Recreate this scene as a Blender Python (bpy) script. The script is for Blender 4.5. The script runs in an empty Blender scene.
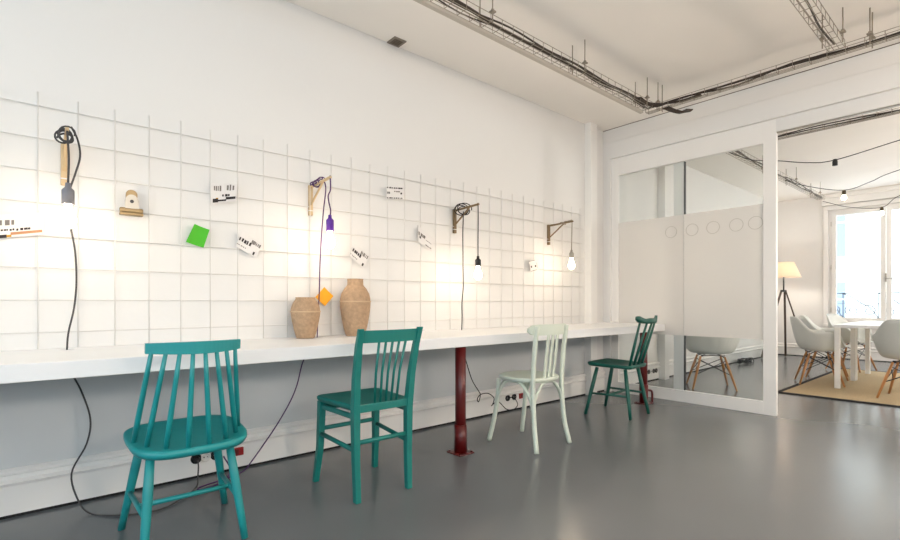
import bpy, bmesh, math, random
from mathutils import Vector, Matrix
random.seed(7)
PI = math.pi
S = bpy.context.scene
C = S.collection

# ------------------------------------------------------------------ helpers
def lin(c):
    c = c / 255.0
    return c / 12.92 if c <= 0.04045 else ((c + 0.055) / 1.055) ** 2.4

def rgb(r, g, b):
    return (lin(r), lin(g), lin(b), 1.0)

def mat(name, col, rough=0.5, var=0.0, vscale=6.0, bump=0.0, bscale=60.0, metal=0.0, spec=0.5, stretch=None):
    m = bpy.data.materials.new(name); m.use_nodes = True
    nt = m.node_tree; p = nt.nodes['Principled BSDF']
    p.inputs['Base Color'].default_value = col
    p.inputs['Roughness'].default_value = rough
    p.inputs['Metallic'].default_value = metal
    p.inputs['Specular IOR Level'].default_value = spec
    if var > 0 or bump > 0:
        tc = nt.nodes.new('ShaderNodeTexCoord')
        mp = nt.nodes.new('ShaderNodeMapping')
        if stretch: mp.inputs['Scale'].default_value = stretch
        nt.links.new(tc.outputs['Object'], mp.inputs['Vector'])
    if var > 0:
        n = nt.nodes.new('ShaderNodeTexNoise'); n.inputs['Scale'].default_value = vscale; n.inputs['Detail'].default_value = 6
        nt.links.new(mp.outputs[0], n.inputs['Vector'])
        mr = nt.nodes.new('ShaderNodeMapRange'); mr.inputs['From Min'].default_value = 0.3; mr.inputs['From Max'].default_value = 0.7
        mr.inputs['To Min'].default_value = 1 - var; mr.inputs['To Max'].default_value = 1 + var * 0.6
        nt.links.new(n.outputs['Fac'], mr.inputs['Value'])
        mx = nt.nodes.new('ShaderNodeVectorMath'); mx.operation = 'MULTIPLY'
        mx.inputs[0].default_value = col[:3]
        nt.links.new(mr.outputs[0], mx.inputs[1])
        nt.links.new(mx.outputs[0], p.inputs['Base Color'])
    if bump > 0:
        n2 = nt.nodes.new('ShaderNodeTexNoise'); n2.inputs['Scale'].default_value = bscale; n2.inputs['Detail'].default_value = 4
        nt.links.new(mp.outputs[0], n2.inputs['Vector'])
        b = nt.nodes.new('ShaderNodeBump'); b.inputs['Strength'].default_value = bump; b.inputs['Distance'].default_value = 0.01
        nt.links.new(n2.outputs['Fac'], b.inputs['Height'])
        nt.links.new(b.outputs[0], p.inputs['Normal'])
    return m

def emis(name, col, s):
    m = bpy.data.materials.new(name); m.use_nodes = True
    nt = m.node_tree; nt.nodes.clear()
    o = nt.nodes.new('ShaderNodeOutputMaterial'); e = nt.nodes.new('ShaderNodeEmission')
    e.inputs[0].default_value = col; e.inputs[1].default_value = s
    nt.links.new(e.outputs[0], o.inputs[0]); return m

def glass_mat(name, tint, refl=0.06, rough=0.0):
    m = bpy.data.materials.new(name); m.use_nodes = True
    nt = m.node_tree; nt.nodes.clear()
    o = nt.nodes.new('ShaderNodeOutputMaterial')
    t = nt.nodes.new('ShaderNodeBsdfTransparent'); t.inputs[0].default_value = tint
    g = nt.nodes.new('ShaderNodeBsdfGlossy'); g.inputs['Roughness'].default_value = rough
    lw = nt.nodes.new('ShaderNodeLayerWeight'); lw.inputs['Blend'].default_value = .5
    pw = nt.nodes.new('ShaderNodeMath'); pw.operation = 'POWER'; pw.inputs[1].default_value = 5
    mr = nt.nodes.new('ShaderNodeMapRange'); mr.inputs['To Min'].default_value = .035
    nt.links.new(lw.outputs['Facing'], pw.inputs[0]); nt.links.new(pw.outputs[0], mr.inputs['Value'])
    mx = nt.nodes.new('ShaderNodeMixShader')
    nt.links.new(mr.outputs[0], mx.inputs[0]); nt.links.new(t.outputs[0], mx.inputs[1]); nt.links.new(g.outputs[0], mx.inputs[2])
    nt.links.new(mx.outputs[0], o.inputs[0]); return m

def translucent_mat(name, col, tcol, fac, rough=0.4):
    m = bpy.data.materials.new(name); m.use_nodes = True
    nt = m.node_tree; nt.nodes.clear()
    o = nt.nodes.new('ShaderNodeOutputMaterial')
    d = nt.nodes.new('ShaderNodeBsdfPrincipled'); d.inputs['Base Color'].default_value = col; d.inputs['Roughness'].default_value = rough
    t = nt.nodes.new('ShaderNodeBsdfTranslucent'); t.inputs[0].default_value = tcol
    mx = nt.nodes.new('ShaderNodeMixShader'); mx.inputs[0].default_value = fac
    nt.links.new(d.outputs[0], mx.inputs[1]); nt.links.new(t.outputs[0], mx.inputs[2]); nt.links.new(mx.outputs[0], o.inputs[0])
    return m

def spline(pts, n=8):
    P = [Vector(p) for p in pts]
    if len(P) < 3: return P
    out = []
    Q = [P[0] * 2 - P[1]] + P + [P[-1] * 2 - P[-2]]
    for i in range(1, len(Q) - 2):
        a, b, c, d = Q[i - 1], Q[i], Q[i + 1], Q[i + 2]
        for k in range(n):
            t = k / n
            out.append(0.5 * ((2 * b) + (c - a) * t + (2 * a - 5 * b + 4 * c - d) * t * t + (3 * b - a - 3 * c + d) * t ** 3))
    out.append(P[-1]); return out

class MB:
    """collects shapes and links them as one mesh object"""
    def __init__(self): self.bm = bmesh.new()
    def box(self, x0, x1, y0, y1, z0, z1, bev=0.0, M=None, seg=2):
        t = bmesh.new()
        bmesh.ops.create_cube(t, size=1.0)
        for v in t.verts:
            v.co = Vector((x0 + (v.co.x + .5) * (x1 - x0), y0 + (v.co.y + .5) * (y1 - y0), z0 + (v.co.z + .5) * (z1 - z0)))
        if bev > 0:
            bmesh.ops.bevel(t, geom=t.edges[:] , offset=bev, segments=seg, affect='EDGES', profile=0.5)
        if M is not None: bmesh.ops.transform(t, matrix=M, verts=t.verts)
        self._add(t); return self
    def _add(self, t, smooth=False):
        bmesh.ops.recalc_face_normals(t, faces=t.faces)
        if smooth:
            for f in t.faces: f.smooth = True
        me = bpy.data.meshes.new('tmp'); t.to_mesh(me); t.free()
        self.bm.from_mesh(me); bpy.data.meshes.remove(me)
    def tube(self, pts, r, seg=10, cap=True, flat=None, up=None):
        """round tube through pts; r number or list; flat=(a,b): elliptic section"""
        P = [Vector(p) for p in pts]; n = len(P)
        R = r if isinstance(r, (list, tuple)) else [r] * n
        t = bmesh.new(); rings = []
        tan = []
        for i in range(n):
            d = P[min(i + 1, n - 1)] - P[max(i - 1, 0)]
            tan.append(d.normalized() if d.length > 1e-9 else Vector((0, 0, 1)))
        u = Vector(up) if up else (Vector((0, 0, 1)) if abs(tan[0].z) < .9 else Vector((1, 0, 0)))
        for i in range(n):
            u = (u - tan[i] * u.dot(tan[i]))
            if u.length < 1e-6: u = tan[i].orthogonal()
            u.normalize(); w = tan[i].cross(u)
            a, b = flat if flat else (1, 1)
            rings.append([t.verts.new(P[i] + (u * math.cos(2 * PI * k / seg) * a + w * math.sin(2 * PI * k / seg) * b) * R[i]) for k in range(seg)])
        for i in range(n - 1):
            for k in range(seg):
                t.faces.new((rings[i][k], rings[i][(k + 1) % seg], rings[i + 1][(k + 1) % seg], rings[i + 1][k]))
        sm = t.faces[:]
        for f in sm: f.smooth = True
        if cap:
            t.faces.new(rings[0][::-1]); t.faces.new(rings[-1])
        self._add(t); return self
    def bar(self, p, q, a, b, bev=0.0, up=(0, 0, 1)):
        """rectangular bar from p to q, section a (sideways) x b (along up)"""
        p, q = Vector(p), Vector(q); d = q - p; L = d.length; d.normalize()
        u = Vector(up); u = (u - d * u.dot(d))
        if u.length < 1e-5: u = d.orthogonal()
        u.normalize(); w = u.cross(d)
        M = Matrix((( d.x, w.x, u.x, p.x), (d.y, w.y, u.y, p.y), (d.z, w.z, u.z, p.z), (0, 0, 0, 1)))
        return self.box(0, L, -a / 2, a / 2, -b / 2, b / 2, bev, M)
    def lathe(self, prof, cx=0, cy=0, seg=32, M=None, wob=0.0):
        t = bmesh.new(); rings = []
        for (r, z) in prof:
            if r < 1e-5: rings.append([t.verts.new((cx, cy, z))])
            else: rings.append([t.verts.new((cx + r * math.cos(2 * PI * k / seg), cy + r * math.sin(2 * PI * k / seg), z)) for k in range(seg)])
        for a, b in zip(rings, rings[1:]):
            for k in range(seg):
                k2 = (k + 1) % seg
                if len(a) == 1 and len(b) == 1: continue
                if len(a) == 1: t.faces.new((a[0], b[k2], b[k]))
                elif len(b) == 1: t.faces.new((a[k], a[k2], b[0]))
                else: t.faces.new((a[k], a[k2], b[k2], b[k]))
        for f in t.faces: f.smooth = True
        if M is not None: bmesh.ops.transform(t, matrix=M, verts=t.verts)
        self._add(t); return self
    def prism(self, outline, z0, z1, bev=0.0, M=None, smooth=False):
        """extrude closed outline (x,y) from z0 to z1"""
        t = bmesh.new()
        a = [t.verts.new((x, y, z0)) for x, y in outline]; b = [t.verts.new((x, y, z1)) for x, y in outline]
        n = len(outline)
        t.faces.new(a[::-1]); t.faces.new(b)
        for k in range(n): t.faces.new((a[k], a[(k + 1) % n], b[(k + 1) % n], b[k]))
        if bev > 0:
            e = [e for e in t.edges if abs(e.verts[0].co.z - e.verts[1].co.z) < 1e-6]
            bmesh.ops.bevel(t, geom=e, offset=bev, segments=3, affect='EDGES', profile=0.5)
        if M is not None: bmesh.ops.transform(t, matrix=M, verts=t.verts)
        self._add(t); return self
    def poly(self, vs, fs, smooth=False):
        t = bmesh.new(); V = [t.verts.new(v) for v in vs]
        for f in fs: t.faces.new([V[i] for i in f])
        self._add(t, smooth); return self
    def build(self, name, m, parent=None, label=None):
        me = bpy.data.meshes.new(name); self.bm.to_mesh(me); self.bm.free()
        o = bpy.data.objects.new(name, me); C.objects.link(o)
        me.materials.append(m)
        if parent is not None: o.parent = parent
        if label: o['label'] = label
        return o

def thing(name, label, cat, loc=(0, 0, 0), rz=0.0, group=None):
    o = bpy.data.objects.new(name, None); C.objects.link(o)
    o.location = loc; o.rotation_euler = (0, 0, rz); o.empty_display_size = .1
    return tag(o, label, cat, group)

def tag(o, label, cat, group=None, kind=None):
    o['label'] = label; o['category'] = cat
    if group: o['group'] = group
    if kind: o['kind'] = kind
    return o

def struct(o):
    o['kind'] = 'structure'; return o

def copy_tree(o, parent=None):
    c = o.copy(); C.objects.link(c)
    if parent is not None: c.parent = parent
    for ch in list(o.children): copy_tree(ch, c)
    return c

# ------------------------------------------------------------------ materials
M = {}
M['wall'] = mat('white wall paint', (.74, .73, .712, 1), .75, var=.015, vscale=1.5, bump=.04, bscale=25)
M['ceil'] = mat('ceiling paint', (.90, .865, .82, 1), .9, var=.02, vscale=1.2)
M['wood_white'] = mat('white painted woodwork', (.80, .785, .76, 1), .4, var=.01, vscale=3)
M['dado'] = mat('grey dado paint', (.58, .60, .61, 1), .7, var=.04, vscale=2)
M['shadow_paint'] = mat('painted shadow', rgb(104, 94, 84), .9)
M['desk'] = mat('white desk lacquer', (.83, .835, .84, 1), .35)
M['grid'] = mat('white wire mesh', (.70, .68, .65, 1), .45)
M['black'] = mat('black plastic', rgb(18, 18, 20), .45)
M['gap'] = mat('floor gap shade black', rgb(20, 20, 20), .9)
M['red'] = mat('dark red paint', rgb(88, 12, 12), .3, var=.06, vscale=9)
M['redplate'] = mat('red outlet plastic', rgb(150, 20, 25), .4)
M['teal'] = mat('bright teal paint', rgb(26, 140, 142), .42, var=.06, vscale=4, bump=.05, bscale=30)
M['teal2'] = mat('teal green paint', rgb(16, 116, 108), .42, var=.06, vscale=4, bump=.05, bscale=30)
M['green'] = mat('bottle green paint', rgb(12, 84, 72), .4, var=.08, vscale=5)
M['mint'] = mat('pale mint paint', rgb(206, 214, 200), .45, var=.03, vscale=5)
M['pine'] = mat('pale pine', rgb(205, 178, 138), .55, var=.08, vscale=8, stretch=(12, 1, 1))
M['darkwood'] = mat('brown wood', rgb(120, 98, 66), .55, var=.1, vscale=8)
M['cordgrey'] = mat('grey cord', rgb(70, 68, 68), .8)
M['cordblack'] = mat('black cord', rgb(20, 20, 22), .7)
M['cordbrown'] = mat('brown cord', rgb(88, 76, 60), .8)
M['purple'] = mat('purple plastic', rgb(92, 40, 150), .45)
M['greyplastic'] = mat('grey silicone', rgb(120, 120, 126), .5)
M['darkbrass'] = mat('dark bronze metal', rgb(80, 70, 52), .4, metal=.6)
M['silver'] = mat('brushed steel', rgb(170, 165, 155), .35, metal=.8)
M['vase'] = mat('raw clay papier', rgb(176, 146, 116), .9, var=.20, vscale=48, bump=1.0, bscale=60)
M['vaserim'] = mat('pale raw clay', rgb(196, 168, 136), .9, var=.08, vscale=30)
M['greennote'] = mat('green paper', rgb(70, 175, 30), .7)
M['orangenote'] = mat('orange paper', rgb(240, 168, 30), .7)
M['paper'] = mat('white paper', (.72, .70, .685, 1), .7)
M['ink'] = mat('black ink', rgb(45, 40, 40), .8)
M['ink2'] = mat('grey ink', rgb(116, 110, 106), .8)
M['inkbrown'] = mat('brown ink', rgb(176, 128, 92), .8)
M['inkgold'] = mat('ochre ink', rgb(190, 140, 40), .8)
M['clip'] = mat('antique brass', rgb(150, 128, 92), .4, metal=.5)
M['tray'] = mat('galvanised wire', rgb(150, 140, 126), .45, metal=.4)
M['cable'] = mat('dark cable sheath', rgb(52, 40, 30), .55)
M['shell'] = mat('white moulded plastic', rgb(208, 210, 206), .4)
M['beech'] = mat('beech wood', rgb(182, 128, 78), .5, var=.1, vscale=6, stretch=(6, 6, 1))
M['wire'] = mat('black steel wire', rgb(28, 28, 30), .45)
M['rug'] = mat('woven sisal', rgb(180, 160, 126), .95, var=.10, vscale=60, bump=.3, bscale=180)
M['rugborder'] = mat('black cotton tape', rgb(24, 20, 20), .9)
M['iron'] = mat('wrought iron', rgb(92, 98, 110), .5)
M['facade'] = mat('pale stone facade', rgb(226, 220, 210), .85, var=.04, vscale=.8)
M['facadewin'] = mat('facade window glass', rgb(120, 130, 140), .2)
M['glass'] = glass_mat('clear glass', (.965, .98, .975, 1))
M['winglass'] = glass_mat('window glass', (.97, .98, .98, 1))
M['frost'] = translucent_mat('frosted film', (.84, .81, .77, 1), (.85, .84, .82, 1), .32, .35)
M['shade'] = translucent_mat('linen lamp shade', (.80, .74, .66, 1), (.85, .72, .58, 1), .6, .8)
M['ring'] = mat('grey film outline', rgb(200, 196, 188), .5)
BULB = 54.0
M['bulb'] = emis('glowing bulb', (1.0, .80, .58, 1), BULB)
M['bulbfar'] = emis('glowing festoon bulb', (1.0, .74, .45, 1), 25)
M['bulblamp'] = emis('glowing lamp bulb', (1.0, .88, .76, 1), 150)
M['paleoutlet'] = mat('white outlet plastic', (.75, .73, .70, 1), .4)

# grey resin floor: soft trowel marks, satin
def floor_mat():
    m = bpy.data.materials.new('grey resin floor'); m.use_nodes = True
    nt = m.node_tree; p = nt.nodes['Principled BSDF']; L = nt.links
    tc = nt.nodes.new('ShaderNodeTexCoord')
    n1 = nt.nodes.new('ShaderNodeTexNoise'); n1.inputs['Scale'].default_value = .9; n1.inputs['Detail'].default_value = 2
    n2 = nt.nodes.new('ShaderNodeTexNoise'); n2.inputs['Scale'].default_value = 3.5; n2.inputs['Detail'].default_value = 5
    L.new(tc.outputs['Object'], n1.inputs['Vector']); L.new(tc.outputs['Object'], n2.inputs['Vector'])
    r1 = nt.nodes.new('ShaderNodeValToRGB')
    r1.color_ramp.elements[0].position = .3; r1.color_ramp.elements[0].color = (.138, .145, .150, 1)
    r1.color_ramp.elements[1].position = .7; r1.color_ramp.elements[1].color = (.152, .159, .164, 1)
    L.new(n1.outputs['Fac'], r1.inputs[0]); L.new(r1.outputs[0], p.inputs['Base Color'])
    mr = nt.nodes.new('ShaderNodeMapRange'); mr.inputs['From Min'].default_value = .3; mr.inputs['From Max'].default_value = .7
    mr.inputs['To Min'].default_value = .25; mr.inputs['To Max'].default_value = .29
    p.inputs['Roughness'].default_value = .23
    p.inputs['Specular IOR Level'].default_value = .55
    return m
M['floor'] = floor_mat()

# ------------------------------------------------------------------ setting
XW, YW, HC = 10.9, 3.056, 2.94          # far wall, left wall, ceiling
XE, YR = -3.4, -3.4                      # entrance wall, rear wall
PX = 4.95                                # glazed partition plane
T = .12
struct(MB().box(XE - T, XW + T, YR - T, YW + T, -.12, 0).build('floor', M['floor']))
struct(MB().box(XE - T, XW + T, YR - T, YW + T, HC, HC + .12).build('ceiling', M['ceil']))
struct(MB().box(XE - T, XW + T, YW, YW + T, 0, HC).build('wall_left', M['wall']))
rx_0, rx_1 = -3.0, .9
w = MB()
w.box(XE - T, rx_0, YR - T, YR, 0, HC); w.box(rx_1, XW + T, YR - T, YR, 0, HC); w.box(rx_0, rx_1, YR - T, YR, 0, 1.0); w.box(rx_0, rx_1, YR - T, YR, 2.6, HC)
struct(w.build('wall_rear', M['wall']))
wr = MB()
for x in (rx_0, (2 * rx_0 + rx_1) / 3 - .035, (rx_0 + 2 * rx_1) / 3 - .035, rx_1 - .07): wr.box(x, x + .07, YR - .09, YR - .03, 1.0, 2.6)
wr.box(rx_0 + .02, rx_1 - .02, YR - .088, YR - .032, 1.001, 1.08); wr.box(rx_0 + .02, rx_1 - .02, YR - .088, YR - .032, 2.52, 2.599)
wr = struct(wr.build('window_4', M['wood_white']))
MB().box(rx_0 + .05, rx_1 - .05, YR - .064, YR - .056, 1.06, 2.54).build('window_pane', M['winglass'], wr)
# entrance wall with shop window
wy0, wy1, wz0, wz1 = -2.9, 2.3, .85, 2.7
w = MB()
w.box(XE - T, XE, YR, wy0, 0, HC); w.box(XE - T, XE, wy1, YW, 0, HC)
w.box(XE - T, XE, wy0, wy1, 0, wz0); w.box(XE - T, XE, wy0, wy1, wz1, HC)
struct(w.build('wall_front', M['wall']))
win = struct(MB().box(XE - .09, XE - .03, wy0, wy0 + .07, wz0, wz1).box(XE - .09, XE - .03, wy1 - .07, wy1, wz0, wz1)
    .box(XE - .088, XE - .032, wy0 + .068, wy1 - .068, wz0, wz0 + .08).box(XE - .088, XE - .032, wy0 + .068, wy1 - .068, wz1 - .08, wz1)
    .box(XE - .085, XE - .035, -.34, -.26, wz0, wz1).build('window_2', M['wood_white']))
MB().box(XE - .064, XE - .056, wy0 + .05, wy1 - .05, wz0 + .06, wz1 - .06).build('window_pane', M['winglass'], win)
# far wall with a French window
fy0, fy1, fz0, fz1 = .66, 2.215, .62, 2.66
w = MB()
w.box(XW, XW + .22, YR, -3.0, 0, HC); w.box(XW, XW + .22, -.35, fy0, 0, HC); w.box(XW, XW + .22, fy1, YW, 0, HC)
w.box(XW, XW + .22, fy0, fy1, 0, fz0); w.box(XW, XW + .22, fy0, fy1, fz1, HC)
w.box(XW, XW + .22, -3.0, -.35, 0, fz0); w.box(XW, XW + .22, -3.0, -.35, fz1, HC)
struct(w.build('wall_far', M['wall']))
def french_window(n, y0, y1):
    f = MB()
    x0, x1 = XW + .03, XW + .10
    f.box(x0, x1, y0, y0 + .045, fz0, fz1, .006); f.box(x0, x1, y1 - .045, y1, fz0, fz1, .006)
    f.box(x0 + .003, x1 - .003, y0 + .04, y1 - .04, fz0, fz0 + .05, .006); f.box(x0 + .003, x1 - .003, y0 + .04, y1 - .04, fz1 - .045, fz1, .006)
    o = struct(f.build('window_%d' % n, M['wood_white']))
    ym = (y0 + y1) / 2
    for a, b in ((y0 + .04, ym - .003), (ym + .003, y1 - .04)):
        s = MB()
        s.box(XW + .012, XW + .06, a, a + .07, fz0 + .045, fz1 - .04, .008); s.box(XW + .012, XW + .06, b - .07, b, fz0 + .045, fz1 - .04, .008)
        s.box(XW + .014, XW + .058, a + .062, b - .062, fz0 + .047, fz0 + .115, .006); s.box(XW + .014, XW + .058, a + .062, b - .062, fz1 - .11, fz1 - .042, .006)
        so = s.build('window_sash', M['wood_white'], o)
        MB().box(XW + .032, XW + .038, a + .06, b - .06, fz0 + .10, fz1 - .10).build('pane', M['winglass'], so)
    h = MB(); h.box(XW - .012, XW + .014, ym - .012, ym + .012, 1.35, 1.49, .004); h.tube([(XW - .01, ym, 1.42), (XW - .045, ym, 1.42), (XW - .05, ym - .02, 1.40), (XW - .05, ym - .09, 1.40)], .008)
    h.build('window_handle', M['silver'], o)
    for z in (fz0 + .25, (fz0 + fz1) / 2, fz1 - .25):
        MB().tube([(XW + .01, y1 - .035, z - .04), (XW + .01, y1 - .035, z + .04)], .007).build('hinge', M['ring'], o)
    c = MB(); c.box(XW - .03, XW, y0 - .07, y0, fz0, fz1, .005); c.box(XW - .03, XW, y1, y1 + .07, fz0, fz1, .005)
    c.box(XW - .032, XW - .001, y0 - .072, y1 + .072, fz1, fz1 + .07, .005); c.box(XW - .06, XW + .02, y0 - .07, y1 + .07, fz0 - .05, fz0, .006)
    c.build('window_casing', M['wood_white'], o)
    return o
french_window(1, fy0, fy1); french_window(3, -3.0, -.35)
# cornice over the far windows
struct(MB().box(XW - .08, XW, YR, 2.30, 2.74, HC, .01).box(XW - .11, XW, YR, 2.30, 2.86, HC, .01).build('trim_4', M['wood_white']))

# glazed partition: header wall, left jamb, right return
w = MB()
w.box(4.91, 5.03, 2.97, YW, 0, HC); w.box(4.91, 5.03, YR, 2.97, 2.612, HC); w.box(4.905, 5.03, YR, YW, 2.79, HC)
w.box(4.95, 5.03, YR, 1.377, 2.50, 2.612)
w.box(4.91, 5.03, YR, -1.6, 0, 2.612)
struct(w.build('wall_right', M['wall']))
struct(MB().box(4.965, 4.995, -1.6, 1.377, 2.492, 2.502).build('trim_5', M['silver']))        # sliding track in the head of the opening
gy0, gy1, gz0, gz1 = 1.477, 2.896, .115, 2.42
f = MB()
f.box(PX, PX + .05, gy1, 2.972, 0, 2.612, .002); f.box(PX, PX + .05, 1.377, gy0, 0, 2.612, .002)
f.box(PX, PX + .05, gy0, gy1, 0, gz0, .002); f.box(PX, PX + .05, gy0, gy1, gz1, 2.612, .002)
door = struct(f.build('door_1', M['wood_white']))
MB().box(PX + .032, PX + .075, 2.186, 2.292, gz0, gz1, .003).build('mullion', M['wood_white'], door)
MB().box(PX + .028, PX + .060, 2.177, 2.185, gz0, gz1).build('seal', M['wire'], door)
ymid = 2.182
for a, b in ((gy0, ymid - .002), (ymid + .002, gy1)):
    g = MB().box(PX + .018, PX + .026, a, b, gz0 - .01, gz1 + .01).build('glass_pane', M['glass'], door)
    MB().box(PX + .0155, PX + .0178, a, b, .668, 1.885).build('frosted_film', M['frost'], g)
for y in (2.309, 2.100, 1.904, 1.70, 1.541):
    pts = [(PX + .0145, y + .058 * math.cos(2 * PI * k / 32), 1.722 + .058 * math.sin(2 * PI * k / 32)) for k in range(33)]
    MB().tube(pts, .0024, 6, cap=False).build('ring_motif', M['ring'], door)

# pilaster on the left wall, boxed pipe beyond the glass
struct(MB().box(4.54, 4.66, 2.973, YW, 0, HC, .004).build('trim_1', M['wood_white']))
struct(MB().box(6.195, 6.32, 2.96, YW, 0, HC, .004).build('trim_2', M['wall']))
# baseboards with two mouldings
def baseboard(name, axis, a, b, p, sgn):
    prof = [(0, .014), (.016, .014), (.016, .148), (.030, .153), (.034, .164), (.026, .172), (.016, .176), (.014, .196), (.026, .202), (.026, .214), (.012, .224), (0, .228)]
    m = MB(); vs = []; n = len(prof)
    for e in (a, b):
        for d, z in prof:
            vs.append((e, p + sgn * d, z) if axis == 'x' else (p + sgn * d, e, z))
    fs = [(i, (i + 1) % n, n + (i + 1) % n, n + i) for i in range(n)] + [tuple(range(n)), tuple(range(n, 2 * n))]
    m.poly(vs, fs)
    struct(m.build(name, M['wood_white']))
baseboard('baseboard_left', 'x', XE, 4.91, YW, -1)
baseboard('baseboard_left_beyond', 'x', 5.03, XW, YW, -1)
baseboard('baseboard_far', 'y', YR, YW, XW, -1)
struct(MB().box(XE, 4.91, YW - .012, YW, 0, .014).box(5.03, XW, YW - .012, YW, 0, .014).box(XW - .012, XW, YR, YW, 0, .014).build('gap_shade_strip', M['gap']))  # black strip paints the shade in the slit below the baseboards

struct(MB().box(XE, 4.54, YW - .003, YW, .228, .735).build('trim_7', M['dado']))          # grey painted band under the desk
struct(MB().box(4.902, 4.912, YR, YW, HC - .006, HC).build('shadow_strip', M['shadow_paint']))            # painted shadow over the partition, put in as a grey strip
# ------------------------------------------------------------------ wire grid on the left wall
g = MB()
xs = [.016 + .152 * k for k in range(-9, 30)]
zs = [1.94 - .1547 * k for k in range(8)]
for k, x in enumerate(xs):
    zt = 1.995 + .02 * random.random()
    g.tube([(x, 3.032, .778), (x, 3.032, zt)], .0026, 6)
for z in zs:
    g.tube([(xs[0] - .04, 3.037, z), (xs[-1] + .06, 3.037, z)], .0026, 6)
for x in (.016, .928, 1.84, 2.752, 3.664, 4.424):
    for z in (1.94, 1.63):
        g.tube([(x, 3.03, z + .004), (x, 3.056, z + .004)], .004, 6)
tag(g.build('wire_grid', M['grid']), 'white wire mesh grid covering the white wall above the long desk', 'wire grid')

# ------------------------------------------------------------------ desk
DF, DB, DZ = 2.362, 3.054, .775
desk = thing('wall_desk', 'long white wall-mounted desk on dark red steel posts', 'desk', (0, DF, 0))
holes = [(.122, 2.961), (1.400, 2.961), (2.665, 2.961)]
d = MB()
x0d, x1d, tk, hr = -2.2, 4.935, .026, .030
def slab(x0, x1):
    d.box(x0, x1, 0, DB - DF, DZ - tk, DZ)
def holed(cx, cy, half):
    ang = sorted([2 * PI * k / 28 for k in range(28)] + [math.atan2(sy * ((DB - cy) if sy > 0 else (cy - DF)), sx * half) % (2 * PI) for sx in (-1, 1) for sy in (-1, 1)])
    inn, out = [], []
    for t in ang:
        ct, st = math.cos(t), math.sin(t)
        inn.append((cx + hr * ct, cy + hr * st - DF))
        kx = half / abs(ct) if abs(ct) > 1e-9 else 1e9
        ky = ((DB - cy) if st > 0 else (cy - DF)) / abs(st) if abs(st) > 1e-9 else 1e9
        k = min(kx, ky); out.append((cx + k * ct, cy + k * st - DF))
    n = len(ang); vs = []
    for z in (DZ, DZ - tk):
        vs += [(x, y, z) for x, y in inn] + [(x, y, z) for x, y in out]
    fs = []
    for i in range(n):
        j = (i + 1) % n
        fs += [(i, j, n + j, n + i), (2 * n + i, 3 * n + i, 3 * n + j, 2 * n + j), (i, 2 * n + i, 2 * n + j, j), (n + i, n + j, 3 * n + j, 3 * n + i)]
    d.poly(vs, fs)
x = x0d
for hx, hy in holes:
    slab(x, hx - .1); holed(hx, hy, .1); x = hx + .1
slab(x, x1d)
d.build('desk_top', M['desk'], desk)
MB().box(x0d, x1d, -.004, .022, DZ - .066, DZ + .001, .003).box(x1d - .022, x1d + .002, .02, DB - DF, DZ - .066, DZ + .001, .003).build('front_edge', M['desk'], desk)
for X in (2.160, 4.60):
    l = MB().tube([(X, .05, .004), (X, .05, DZ - tk)], .036, 20)
    lo = l.build('leg', M['red'], desk, 'dark red round steel post')
    MB().tube([(X, .05, .008), (X, .05, .19)], .042, 20).build('sleeve', M['red'], lo)
    b = MB().box(X - .066, X + .066, .05 - .066, .05 + .066, 0, .008, .003)
    for sx in (-.052, .052):
        for sy in (-.052, .052): b.tube([(X + sx, .05 + sy, .006), (X + sx, .05 + sy, .016)], .008, 6)
    b.build('base_plate', M['red'], lo)
MB().tube(spline([(4.63, .05, .12), (4.69, .04, .12), (4.725, .03, .105), (4.735, .03, .05), (4.735, .03, 0)], 6), .011, 8).build('pipe_loop', M['red'], desk)

# ------------------------------------------------------------------ wall lamps
def wall_lamp(name, X, sock_top, sock_bot, label, wood, cordm, sockm, hang, run, coil):
    t = thing(name, label, 'wall lamp', (X, YW, 1.575), 0, 'bracket lamps with bare bulbs on the wire grid')
    o = Vector((X, YW, 1.575))
    def L(p): return Vector(p) - o
    def P(pts): return [L(p) for p in pts]
    MB().box(-.013, .013, -.026, -.002, 0, .200, .003).build('wall_post', wood, t)
    MB().bar(L((X, 3.04, 1.762)), L((X, 2.752, 1.774)), .014, .014, .002).build('arm', wood, t)
    MB().bar(L((X, 3.034, 1.645)), L((X, 2.86, 1.764)), .012, .010, .002).build('brace', wood, t)
    MB().box(-.0142, .0142, -.0272, 0, .028, .034, .001).build('band', M['paper'], t)
    tip = L((X, 2.764, 1.78))
    MB().tube(spline([L(p) for p in hang], 6), .0042, 8).build('hanging_cord', cordm, t)
    if coil:
        MB().tube(P(coil), .004, 8).build('cord_coil', cordm, t)
    if run:
        MB().tube(spline(P(run), 6), .0040, 8).build('power_cord', cordm, t)
    sx, sy = hang[-1][0], hang[-1][1]
    c = L((sx, sy, 0)); zb, zt = sock_bot - 1.575, sock_top - 1.575
    so = MB().lathe([(0, zt), (.010, zt), (.012, zt - .02), (.022, zt - .03), (.0235, zt - .036), (.0235, zb), (0, zb)], c.x, c.y, 20).build('socket', sockm, t)
    MB().lathe([(0, zb + .004), (.014, zb + .002), (.014, zb - .016), (.020, zb - .035), (.030, zb - .062), (.0305, zb - .075), (.026, zb - .094), (.014, zb - .106), (0, zb - .109)], c.x, c.y, 18).build('bulb', M['bulb'], t)
    return t

def ring_coil(cx, cy, cz, r, turns, spread, tilt=0.0):
    pts = []
    N = int(turns * 18)
    for k in range(N + 1):
        a = 2 * PI * k / 18
        rr = r * (1 + .28 * math.sin(a * .37 + 1) + .16 * math.sin(a * 1.31))
        pts.append((cx + rr * math.cos(a) * (1 - tilt) + .008 * math.sin(a * .6), cy + spread * (k / N - .5) + rr * math.cos(a) * tilt, cz + rr * math.sin(a)))
    return pts

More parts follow.
